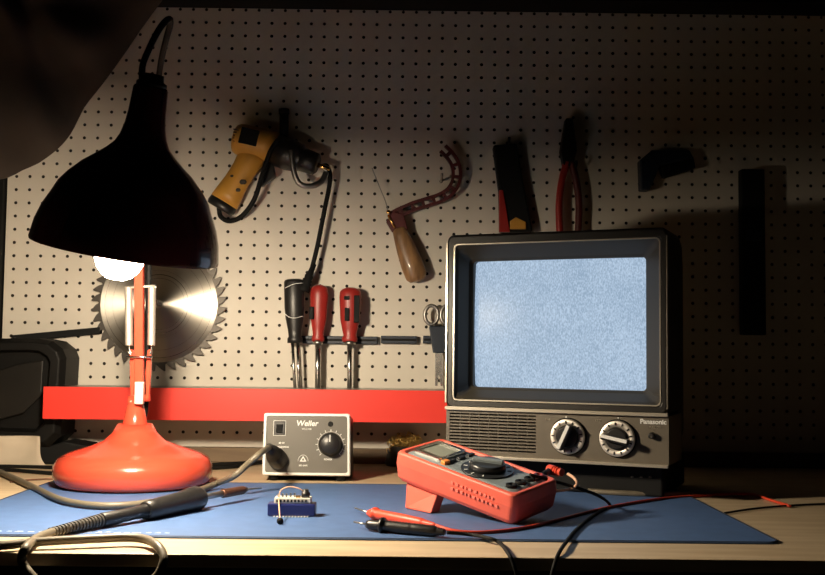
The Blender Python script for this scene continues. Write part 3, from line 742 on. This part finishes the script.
# ------------------------------------------------------------------ soldering station
WD = 1.652
def wp(px, py, d=WD): return W(px, py, d)
bl, br, tr, tl = wp(257.5, 476), wp(348.5, 476.5), wp(350, 413.5, WD+.012), wp(263.5, 413, WD+.020)
BD = G(303, 475.5, .010); 
bl = V((bl.x, G(257.5, 475, .010).y, .010)); br = V((br.x, G(348.5, 476, .010).y, .010))
hz_ = (wp(350, 413.5).z+wp(264, 413).z)/2-.0
sx_ = (br-bl); sx_.z = 0; SWd = sx_.length; sx_.normalize(); an = math.atan2(sx_.y, sx_.x)
ws = empty('soldering_station', bl-V((0,0,.009)), 'grey fronted soldering station box with white rim and round dial', 'soldering station', rz=an)
SM = WM[ws]; SI = SM.inverted()
tiltf = math.radians(8)
# front plane frame: x right, y up the tilted panel, z out towards viewer
FN = SM @ Matrix.Translation((0, 0, .009)) @ Matrix.Rotation(PI/2 - tiltf, 4, 'X')
FNi = FN.inverted()
def sp_(px, py, out=0.0):
    n_ = FN.to_3x3() @ V((0,0,1)); o_ = FN @ V((0,0,out)); d = ray(px, py); p = CAM + d*((o_-CAM).dot(n_)/d.dot(n_)); q = FNi @ p; return q.x, q.y
SH = sp_(305, 413.3)[1]
xa = sp_(264, 413.5)[0]; xb = sp_(350, 413.5)[0]
print('station', SWd, SH, xa, xb, bl, br)
def fr4(ins, out, insb=None):
    """rounded trapezoid outline of the front face"""
    r = .004; P4 = [V((0+ins, 0+ins, out)), V((SWd-ins, 0+ins, out)), V((xb-ins, SH-ins, out)), V((xa+ins, SH-ins, out))]
    res = []
    for i in range(4):
        a, c, e = P4[i-1], P4[i], P4[(i+1) % 4]
        u = (a-c).normalized()*r; w = (e-c).normalized()*r
        for k in range(5):
            t = k/4; res.append(c + u*(1-t)**2 + w*t**2)
    return res
b = B(FN)
b.loops([fr4(.0, -.10), fr4(0, -.012)], sm=False); obj('housing', b, 'black', ws, bevel=.001)
b = B(FN); b.loops([fr4(0, -.012), fr4(0, -.0015), fr4(.0012, 0), fr4(.0042, 0), fr4(.005, -.004)], True, False, sm=False); obj('front_rim', b, 'whitepl', ws)
b = B(FN); b.loops([fr4(.004, -.006), fr4(.0046, -.0015)], sm=False); fp = obj('front_panel', b, 'wpanel', ws)
for u in (.12, .88):
    for yy in (-.012, -.08):
        b = B(SM); b.lathe([(0, .007), (.0085, .008)], (SWd*u, -yy+.003, .0012-.001), (0,0,1), n=16); obj('foot', b, 'blackm', ws)
def stext(nm, s, px, py, size, bold=0, shear=0, xs=1.0):
    x, y = sp_(px, py); text(nm, s, size, FN @ Matrix.Translation((x, y, -.0013)), 'white', fp, bold=bold, shear=shear, xs=xs)
stext('brand_lettering', 'Weller', 307, 423.5, .0125, .00025, .15)
stext('model_lettering', 'WLC100', 306.5, 429, .0042)
stext('panel_lettering', '40 W', 281.5, 443, .0042, .0001); stext('panel_lettering', 'SOLDERING', 283, 447, .0034, .0001)
stext('dial_lettering', 'POWER', 328, 459.5, .0038, .0001)
stext('warning_lettering', 'ESD SAFE', 303, 465.5, .0034, .0001)
# triangle emblem inside an arch
x, y = sp_(303, 459)
b = B(FN)
tri = [(-.0055, -.0040), (.0055, -.0040), (0, .0050)]; tr2 = [(-.0026, -.0024), (.0026, -.0024), (0, .0020)]
b.loops([[V((x+p[0], y+p[1], -.0015)) for p in tri], [V((x+p[0], y+p[1], -.0011)) for p in tri], [V((x+p[0], y+p[1], -.0011)) for p in tr2], [V((x+p[0], y+p[1], -.0015)) for p in tr2]], False, False, sm=False)
arc = [V((x+.0082*math.cos(PI*i/12), y-.0035+.0100*math.sin(PI*i/12), -.0012)) for i in range(13)]
b.tube(arc, .0005, n=4, smooth=0); obj('emblem', b, 'white', fp)
# rocker switch
x, y = sp_(279.5, 428)
b = B(FN); b.loops([rr for rr in [[V((x+sx1*(.0088-i*.0), y+sy1*.0105, zz)) for sx1, sy1 in ((-1,-1),(1,-1),(1,1),(-1,1))] for i, zz in ((0, -.002), (0, .0006))]], sm=False)
sw = obj('switch', b, 'black', ws, bevel=.0006)
b = B(FN); b.box((x, y-.001, .0018), (.010, .014, .003), Matrix.Rotation(.14, 3, 'X')); obj('rocker', b, 'blackm', sw, bevel=.0006)
b = B(FN)
for dx, dy, w_, h_ in ((0, .0118, .019, .0006), (0, -.0118, .019, .0006), (-.0097, 0, .0006, .024), (.0097, 0, .0006, .024)): b.box((x+dx, y+dy, -.0012), (w_, h_, .0004))
obj('switch_outline', b, 'white', fp)
# indicator
x, y = sp_(330.5, 424); b = B(FN); b.lathe([(0, .0042), (.0015, .0042), (.002, .0028)], (x, y, -.002), (0,0,1), n=20); obj('indicator', b, 'blackm', ws)
# dial
x, y = sp_(330.5, 444.5)
b = B(FN); b.lathe([(0, .0190), (.001, .0190), (.0025, .0172), (.015, .0158), (.0165, .0145), (.0165, .001)], (x, y, -.0018), (0,0,1), n=40, cap1=False); dl = obj('dial', b, 'black', ws)
b = B(FN); b.box((x, y+.009, .0150), (.0014, .011, .0009)); obj('pointer', b, 'white', dl)
b = B(FN)
for i in range(13):
    a = math.radians(225-270*i/12); r = .0225; b.box((x+r*math.cos(a), y+r*math.sin(a), -.0012), (.0036, .0009, .0004), Matrix.Rotation(a, 3, 'Z'))
b.tube([V((x+.0207*math.cos(math.radians(225-270*i/24)), y+.0207*math.sin(math.radians(225-270*i/24)), -.0013)) for i in range(25)], .0003, n=4, smooth=0)
obj('dial_scale', b, 'white', fp)

# soldering iron with its cord plugged into the station
si = empty('soldering_iron', G(120, 520, T), 'black soldering iron lying on mat with its cable looping over the edge', 'soldering iron')
x, y = sp_(279, 461); pc0 = FN @ V((x, y, -.0012)); nn = FN.to_3x3() @ V((0,0,1))
b = B(); dirp = (nn*.8+V((-.25, 0, .42))).normalized()
b.lathe([(0, .0150), (.004, .0158), (.012, .0155), (.020, .0145), (.022, .0120), (.024, .0132), (.027, .0112), (.029, .0122), (.032, .010), (.034, .011), (.038, .0085), (.048, .0065)], pc0, dirp, n=28)
pg = obj('plug', b, 'black', si)
pe = pc0 + dirp*.046
# iron axis
def gp(px, py, z): return G(px, py, z)
iron = [(52, 531.5, .008), (100, 520, .011), (147, 511, .014), (196, 496.5, .016), (240, 492, .014)]
p0, p1, p2, p3 = gp(50, 532.5, .0085), gp(101, 520.5, .011), gp(145, 511, .014), gp(201, 497.5, .017)
ZAX = (p3-p0).normalized()
b = B(); L = (p1-p0).length
pf = []
n_ = 16
for i in range(n_):
    t = L*i/n_; r = .0052+.0030*i/n_; pf += [(t, r), (t+L/n_*.55, r), (t+L/n_*.6, r-.0011), (t+L/n_*.98, r-.0011)]
b.lathe(pf, p0, p1-p0, n=20, sm=False); obj('strain_relief', b, 'rubber', si)
b = B(); L = (p2-p1).length; b.lathe([(0, .0080), (.002, .0088), (L*.7, .0075), (L, .0085)], p1, p2-p1, n=24); obj('shank', b, 'black', si)
b = B(); L = (p3-p2).length
b.lathe([(0, .0085), (.002, .0115), (L*.15, .0125), (L*.6, .0135), (L*.8, .0160), (L*.9, .0165), (L*.97, .0140), (L, .0085)], p2, p3-p2, n=28); obj('grip', b, 'black', si)
p4 = gp(246, 489.5, .017); q = p3.lerp(p4, .45)
b = B(); b.cyl(p3, q, .0040, n=16); obj('collar', b, 'steel', si)
b = B(); b.lathe([(0, .0050), (.002, .0060), ((p4-q).length*.85, .0058), ((p4-q).length, .0035)], q, p4-q, n=18); obj('barrel', b, 'brown', si)
b = B(); b.cyl(p4, gp(262, 488, .015), .0020, .0008, n=10); obj('tip', b, 'steel', si)
r = .0047; zt2 = T+r+.0005
ye = yf
def drop(px, py, d): return W(px, py, d)
path = [pe, W(262, 452, 1.555), W(250, 462, 1.535), gp(234, 476, .030), gp(218, 483, .012), gp(200, 490, zt2), gp(176, 497.5, zt2), gp(150, 502.5, zt2), gp(120, 505.5, zt2), gp(90, 505, zt2), gp(60, 499.5, zt2), gp(35, 488, .0055), gp(12, 477.5, .0052), gp(-12, 470, .0052),
        gp(-60, 480, .0052), gp(-80, 520, .0052), gp(-45, 546, .0056), gp(0, 545.5, .0062), gp(30, 542.5, .0075), gp(60, 540.5, .0085), gp(100, 538.5, .0090), gp(128, 537.5, .0090)]
yo = yf-.0060
def fr_(px, py, dd=0): return W(px, py, yo-CAM.y+dd)
DF = yo-CAM.y
path += [gp(146, 539.5, .0085), gp(157, 545.5, .0070), W(163, 555, DF+.002), W(163, 564, DF-.004), W(155, 578, DF-.006), W(130, 596, DF-.006), W(90, 604, DF-.006), W(50, 592, DF-.006), W(30, 574, DF-.006), W(22, 560, DF-.002), gp(25, 549, .0075), gp(36, 538.5, .0085), p0+(p1-p0)*.06]
b = B(); b.tube(path, .0047, n=10, smooth=8); obj('cable', b, 'greycab', si, label='grey rubber cable')

# black power cables along the back of the bench
c1 = [gp(-40, 469, .004), gp(3, 469.5, .004), gp(30, 471.5, .004), gp(70, 474, .004), gp(110, 473.5, .004), gp(160, 471, .004), gp(210, 468, .004), gp(240, 466, .004), gp(262, 462.5, .004), gp(300, 461.5, .004)]
b = B(); b.tube(c1, .0031, n=8, smooth=8); tag(obj('power_cable', b, 'blackm'), 'black power cable running behind the red lamp base, the nearer one', 'cable', 'black cables along the back of the bench')
c2 = [gp(-40, 465.6, .0035), gp(30, 466.6, .0035), gp(90, 468.5, .004), gp(150, 467, .004), gp(210, 464.5, .004), gp(240, 463, .004), gp(270, 461.2, .003), gp(310, 460.5, .0032)]
b = B(); b.tube(c2, .0030, n=8, smooth=8); tag(obj('power_cable', b, 'blackm'), 'black power cable running close to the back wall', 'cable', 'black cables along the back of the bench')
b = B(); b.tube([gp(10, 482, .0022), gp(28, 480, .0022), gp(60, 478.5, .0022), gp(90, 480, .0022)], .0012, n=6); tag(obj('copper_wire', b, 'brown'), 'thin brown wire on the bench left of the lamp base', 'wire')

# ------------------------------------------------------------------ tip cleaner
tcp = G(405, 467, 0)
tcn = empty('tip_cleaner', (tcp.x, tcp.y+.03, .0002), 'dark round tip cleaner pot full of curly brass wool', 'tip cleaner')
c0 = V((tcp.x, tcp.y+.03, .0004))
b = B(); b.lathe([(0, .036), (.004, .038), (.020, .034), (.034, .029), (.036, .026), (.034, .024), (.012, .022)], c0, n=36); obj('pot', b, 'black', tcn)
b = B(); random.seed(11); ctr = c0+V((0,0,.034))
for i in range(95):
    p = ctr + V((random.uniform(-.024, .024), random.uniform(-.02, .02), random.uniform(-.008, .017))); pts = []
    ax1 = V((random.uniform(-1,1), random.uniform(-1,1), random.uniform(-1,1))).normalized(); u = ax1.orthogonal().normalized(); w = ax1.cross(u); rr = random.uniform(.003, .0075)
    for t in range(14): a = t*.75; pts.append(p + ax1*(t*.0009) + u*rr*math.cos(a) + w*rr*math.sin(a))
    b.tube(pts, .0008, n=3, smooth=0)
tag(obj('brass_wool', b, 'brass', tcn), kind='stuff')

# ------------------------------------------------------------------ breadboard gadget
g0 = G(291, 517, T)
bx = empty('circuit_module', (g0.x, g0.y+.012, T), 'tiny circuit board with pink wire plugged on a deep blue block', 'circuit')
kx = (g0.y-CAM.y)/F_PX
b = B(); b.box((g0.x, g0.y+.013, T+.0085), (47*kx, .026, .015)); obj('base_block', b, 'pcbblue', bx, bevel=.0015)
b = B(); b.box((g0.x+.001, g0.y+.014, T+.0195), (36*kx, .022, .0070)); bd = obj('terminal_board', b, 'bread', bx, bevel=.0006)
b = B()
for i in range(9): b.box((g0.x-.018+i*.0045, g0.y+.0025, T+.0195), (.0022, .0014, .003))
obj('socket_slot', b, 'blackm', bd)
b = B()
for i in range(5): b.box((g0.x-.017+i*.005, g0.y+.010+random.uniform(-.002, .002), T+.0255), (.0022, .003, random.uniform(.003, .006)))
obj('chip', b, 'steel', bd)
b = B(); b.lathe([(0, .0055), (.006, .0055), (.0065, .004), (.010, .0035)], (g0.x+.017, g0.y+.010, T+.0232), (0,0,1), n=18); obj('potentiometer', b, 'black', bd)
b = B(); b.box((g0.x+.008, g0.y+.006, T+.0245), (.006, .004, .003)); obj('relay', b, 'gold', bd, bevel=.0004)
b = B()
for i in range(12): b.box((g0.x-.021+i*.0038, g0.y-.002, T+.0008), (.0014, .006, .0010))
obj('pin_row', b, 'whitepl', bx)
b = B(); b.tube([V((g0.x-.016, g0.y+.006, T+.023)), V((g0.x-.014, g0.y+.008, T+.032)), V((g0.x-.004, g0.y+.010, T+.036)), V((g0.x+.010, g0.y+.012, T+.033)), V((g0.x+.017, g0.y+.014, T+.025))], .0009, n=6); obj('jumper_wire', b, 'tan', bx, label='pink jumper wire')
b = B(); pz = G(280, 522, T+.003); b.tube([V((g0.x-.017, g0.y+.003, T+.022)), V((g0.x-.015, g0.y-.004, T+.018)), pz], .0009, n=6); obj('jumper_wire', b, 'tan', bx)
b = B(); b.ball(pz+V((0,0,.0012)), .0042, n=12); obj('push_button', b, 'blackm', bx)

# ------------------------------------------------------------------ multimeter
NL, NR = W(396, 451, 1.405), W(514, 495.5, 1.268)
mx_ = V((NR.x-NL.x, NR.y-NL.y, 0)); LEN = mx_.length
my = V((.64, .77, 0))
xdir = (NR-NL).normalized()
yd = V((-xdir.y, xdir.x, 0)).normalized(); yd = V((yd.x, yd.y, .16)).normalized(); yd = (yd - xdir*yd.dot(xdir)).normalized()
zd = xdir.cross(yd)
MM = frame(NL, xdir, yd, zd); MMi = MM.inverted()
LEN = (NR-NL).length; WID = .088; THK = .040
print('meter', LEN, NL, NR, zd)
def mp_(px, py, out=0.0):
    n_ = MM.to_3x3() @ V((0,0,1)); o_ = MM @ V((0,0,out)); d = ray(px, py); p = CAM + d*((o_-CAM).dot(n_)/d.dot(n_)); q = MMi @ p; return q.x, q.y
mmt = empty('multimeter', (NR.x-.03, NR.y+.03, T), 'grey handheld multimeter in a chunky red rubber holster', 'multimeter')
def rr3(x0, x1, y0, y1, r, z, n=5):
    return [V((p.x, p.z, z)) for p in rrect(x0, x1, y0, y1, r, 0, n)]
def prof_w(x): return 0
b = B(MM)
b.loops([rr3(.004, LEN-.004, .004, WID-.006, .008, -THK), rr3(0, LEN, .0005, WID-.001, .009, -THK*.85), rr3(-.002, LEN+.002, -.001, WID+.001, .009, -THK*.4), rr3(-.001, LEN+.001, 0, WID, .009, -.002), rr3(.0015, LEN-.001, .002, WID-.002, .009, 0), rr3(.0055, LEN-.0055, .0065, WID-.0065, .009, 0), rr3(.0075, LEN-.0075, .009, WID-.009, .010, -.007)], True, True, sm=False)
ho = obj('holster', b, 'holster', mmt, bevel=.0012)
b = B(MM); b.loops([rr3(.008, LEN-.008, .0095, WID-.0095, .009, -.010), rr3(.008, LEN-.008, .0095, WID-.0095, .009, -.003), rr3(.012, LEN-.012, .013, WID-.013, .008, -.001)], sm=False); fc = obj('face', b, 'dmm', mmt)
b = B(MM); b.loops([rr3(.014, .064, .018, WID-.018, .004, -.002), rr3(.014, .064, .018, WID-.018, .004, .0035), rr3(.018, .060, .024, WID-.024, .003, .0035), rr3(.018, .060, .024, WID-.024, .003, .0005)], True, False, sm=False); ds = obj('display_frame', b, 'chrome', fc, label='bright metal display frame')
b = B(MM); b.box((.039, WID/2, .0004), (.041, WID-.049, .0016)); obj('display', b, 'lcd', ds)
b = B(MM)
for yy in (.030, .048, .066): b.box((.0735, yy, .0005), (.006, .012, .004))
obj('button', b, 'dmmd', fc, bevel=.0008)
b = B(MM); b.box((.073, .018, .001), (.008, .011, .006)); obj('shift_button', b, 'orange', fc, bevel=.0015, label='orange button')
dx, dy = .122, WID/2
b = B(MM); b.lathe([(0, .034), (.0022, .034), (.0024, .0335)], (dx, dy, -.0015), (0,0,1), n=48); rg = obj('dial_ring', b, 'dmmd', fc)
b = B(MM); b.lathe([(0, .024), (.008, .0225), (.009, .021)], (dx, dy, .0005), (0,0,1), n=40); kn = obj('dial', b, 'dmmd', fc)
b = B(MM); b.box((dx, dy, .011), (.040, .0085, .006), Matrix.Rotation(.5, 3, 'Z')); obj('dial_grip', b, 'dmm', kn, bevel=.0015)
b = B(MM)
for i in range(10):
    a = math.radians(30+i*30); b.box((dx+.0285*math.cos(a), dy+.0285*math.sin(a), .0012), (.005, .0016, .0006), Matrix.Rotation(a, 3, 'Z'))
obj('dial_mark', b, 'white', rg)
for yy in (.022, .040, .058, .076):
    b = B(MM); b.lathe([(0, .0072), (.003, .0072), (.0035, .0055), (.0035, .003), (-.004, .003)], (LEN-.022, yy, -.001), (0,0,1), n=20, cap1=False); obj('jack', b, 'redpl' if yy > .07 else 'blackm', fc)
# raised marks on the near side
b = B(MM); random.seed(5)
for rrow, zz in ((0, -.013), (1, -.021)):
    xx = LEN*.50
    while xx < LEN*.86:
        w_ = random.uniform(.003, .007)
        b.box((xx+w_/2, -.0015, zz), (w_*.7, .0014, .0032), Matrix.Rotation(random.uniform(-.2, .2), 3, 'Y')); xx += w_+.0022
obj('moulded_marks', b, 'pinkred', ho)
# kick stand under the raised end: world geometry
s0, s1 = G(397, 505, T+.0006), G(444, 516, T+.0006)
b = B(); e0 = MM @ V((.012, .010, -THK+.001)); e1 = MM @ V((.070, .010, -THK+.001))
q_ = V((.012, .016, 0))
f0 = V((e0.x-.002, e0.y-.006, T+.0006)); f1 = V((e1.x-.010, e1.y-.010, T+.0006))
b.loops([[f0, f1, f1+q_, f0+q_], [e0, e1, e1+q_, e0+q_]], sm=False)
obj('tilt_stand', b, 'holster', mmt, bevel=.002)

# test leads: probes, cables and plug
rp_ = empty('test_probe', G(400, 520, T), 'red test probe lying on mat with thin red lead', 'test probe', 'multimeter probes on the mat')
a, c = G(368, 512.5, T+.0075), G(436, 525.5, T+.0065)
b = B(); L = (c-a).length; pf = [(0, .0030), (.004, .0045), (.010, .0070), (.012, .0080), (.015, .0080), (.017, .0060), (.022, .0062), (L*.5, .0064), (L*.8, .0055)]
for i in range(5): pf += [(L*(.82+.035*i), .0050-.0004*i), (L*(.835+.035*i), .0036-.0003*i)]
pf.append((L, .0022)); b.lathe(pf, a, c-a, n=20); obj('handle', b, 'lead_red', rp_)
b = B(); b.cyl(G(355, 508, T+.0070), a, .0010, .0013, n=8); obj('tip', b, 'steel', rp_)
pj = MM @ V((LEN-.022, .076, .004)); pj2 = MM @ V((LEN-.004, .085, .028))
pts = [c, G(455, 531, T+.003), G(480, 532.3, T+.002), G(510, 530, T+.002), G(540, 524.5, T+.002), G(575, 515.5, T+.002), G(610, 507, T+.002), G(645, 501, T+.002), G(680, 497, .003), G(720, 494.5, .003), G(752, 494.5, .003), G(770, 500, .003), G(790, 506, .003)]
b = B(); b.tube(pts, .0021, n=8, smooth=8); obj('lead', b, 'lead_red', rp_)
plg = empty('banana_plug', MM @ V((LEN-.022, .076, 0)), 'red right-angled banana plug standing at the right end of multimeter', 'plug')
p0_, p1_ = W(548, 469, 1.39), W(568, 474, 1.36)
b = B(); b.lathe([(0, .0040), (.002, .0065), (.012, .0065), (.0125, .0052), (.016, .0062), (.0165, .005), (.020, .006), (.0205, .0045), (.026, .005)], p0_, p1_-p0_, n=18, sm=False); obj('body', b, 'lead_red', plg)
b = B(); b.cyl(p0_+V((.004,0,-.001)), MM @ V((LEN-.022, .076, -.003)), .0042, n=14); obj('stem', b, 'blackm', plg)
b = B(); b.tube([p1_, W(574, 478, 1.345), W(577, 484, 1.34), W(570, 489, 1.36), W(556, 491, 1.345), W(540, 492.5, 1.33), W(524, 493, 1.31)], .0019, n=8); obj('lead', b, 'tan', plg)

bp_ = empty('test_probe', G(405, 526, T), 'black test probe lying on mat nearest the front edge', 'test probe', 'multimeter probes on the mat')
a, c = G(367, 524.5, T+.0072), G(447, 532.5, T+.0062)
b = B(); L = (c-a).length; pf = [(0, .0045), (.004, .0058), (.016, .0060), (.018, .0062)]
pf += [(.0185, .0100), (.022, .0100), (.0225, .0068)]
for i in range(8): pf += [(.026+i*.004, .0070), (.028+i*.004, .0062)]
pf += [(.060, .0066), (L*.85, .0062)]
for i in range(4): pf += [(L*(.87+.03*i), .0052-.0004*i), (L*(.885+.03*i), .0040-.0003*i)]
b.lathe(pf, a, c-a, n=22); obj('handle', b, 'black', bp_)
b = B(); b.cyl(G(354, 522, T+.0072), a, .0011, .0014, n=8); obj('tip', b, 'steel', bp_)
pts = [c, G(470, 534.5, T+.004), G(490, 538.5, .004+T), G(500, 543, .003), G(508, 553, .004), W(513, 563, yo-.003-CAM.y), W(518, 580, yo-.005-CAM.y), W(522, 600, yo-.005-CAM.y)]
b = B(); b.tube(pts, .0021, n=8); obj('lead', b, 'blackm', bp_)
bl_ = empty('test_lead', G(600, 510, T), 'black lead curving from under the television over the bench edge', 'cable')
pts = [MM @ V((LEN-.022, .058, .006)), W(590, 492, 1.37), G(610, 505, T+.003), G(600, 511, T+.002), G(586, 521, T+.002), G(574, 532, T+.002), G(567, 541, T+.002), G(560, 551, .004), W(555, 563, yo-.003-CAM.y), W(551, 580, yo-.006-CAM.y), W(549, 600, yo-.006-CAM.y)]
b = B(); b.tube(pts, .0021, n=8); obj('lead', b, 'blackm', bl_)
# grey flat cable end under the television's right side
b = B(); b.tube([G(588, 491, .006), G(620, 493, .006), G(655, 494, .006), G(690, 493, .006)], .0040, n=8); tag(obj('grey_cable', b, 'greycab'), 'short grey cable lying under the front of the television', 'cable')
b = B(); b.tube([G(725, 513, .0022), G(760, 508, .0022), G(800, 505, .0022), G(850, 503, .0022)], .0016, n=6); tag(obj('black_wire', b, 'blackm'), 'thin black wire across the bare wood right of the mat', 'wire')

# ------------------------------------------------------------------ light
w = bpy.data.worlds.new('world'); sc.world = w; w.use_nodes = True
w.node_tree.nodes['Background'].inputs['Color'].default_value = (.9, .8, .75, 1); w.node_tree.nodes['Background'].inputs['Strength'].default_value = .0006
sc.view_settings.view_transform = 'Standard'; sc.view_settings.look = 'None'; sc.view_settings.gamma = 1; sc.view_settings.use_curve_mapping = False
sc.view_settings.exposure = 0.0
sc.cycles.use_denoising = True
sc.cycles.max_bounces = 8
sc.cycles.sample_clamp_indirect = 4
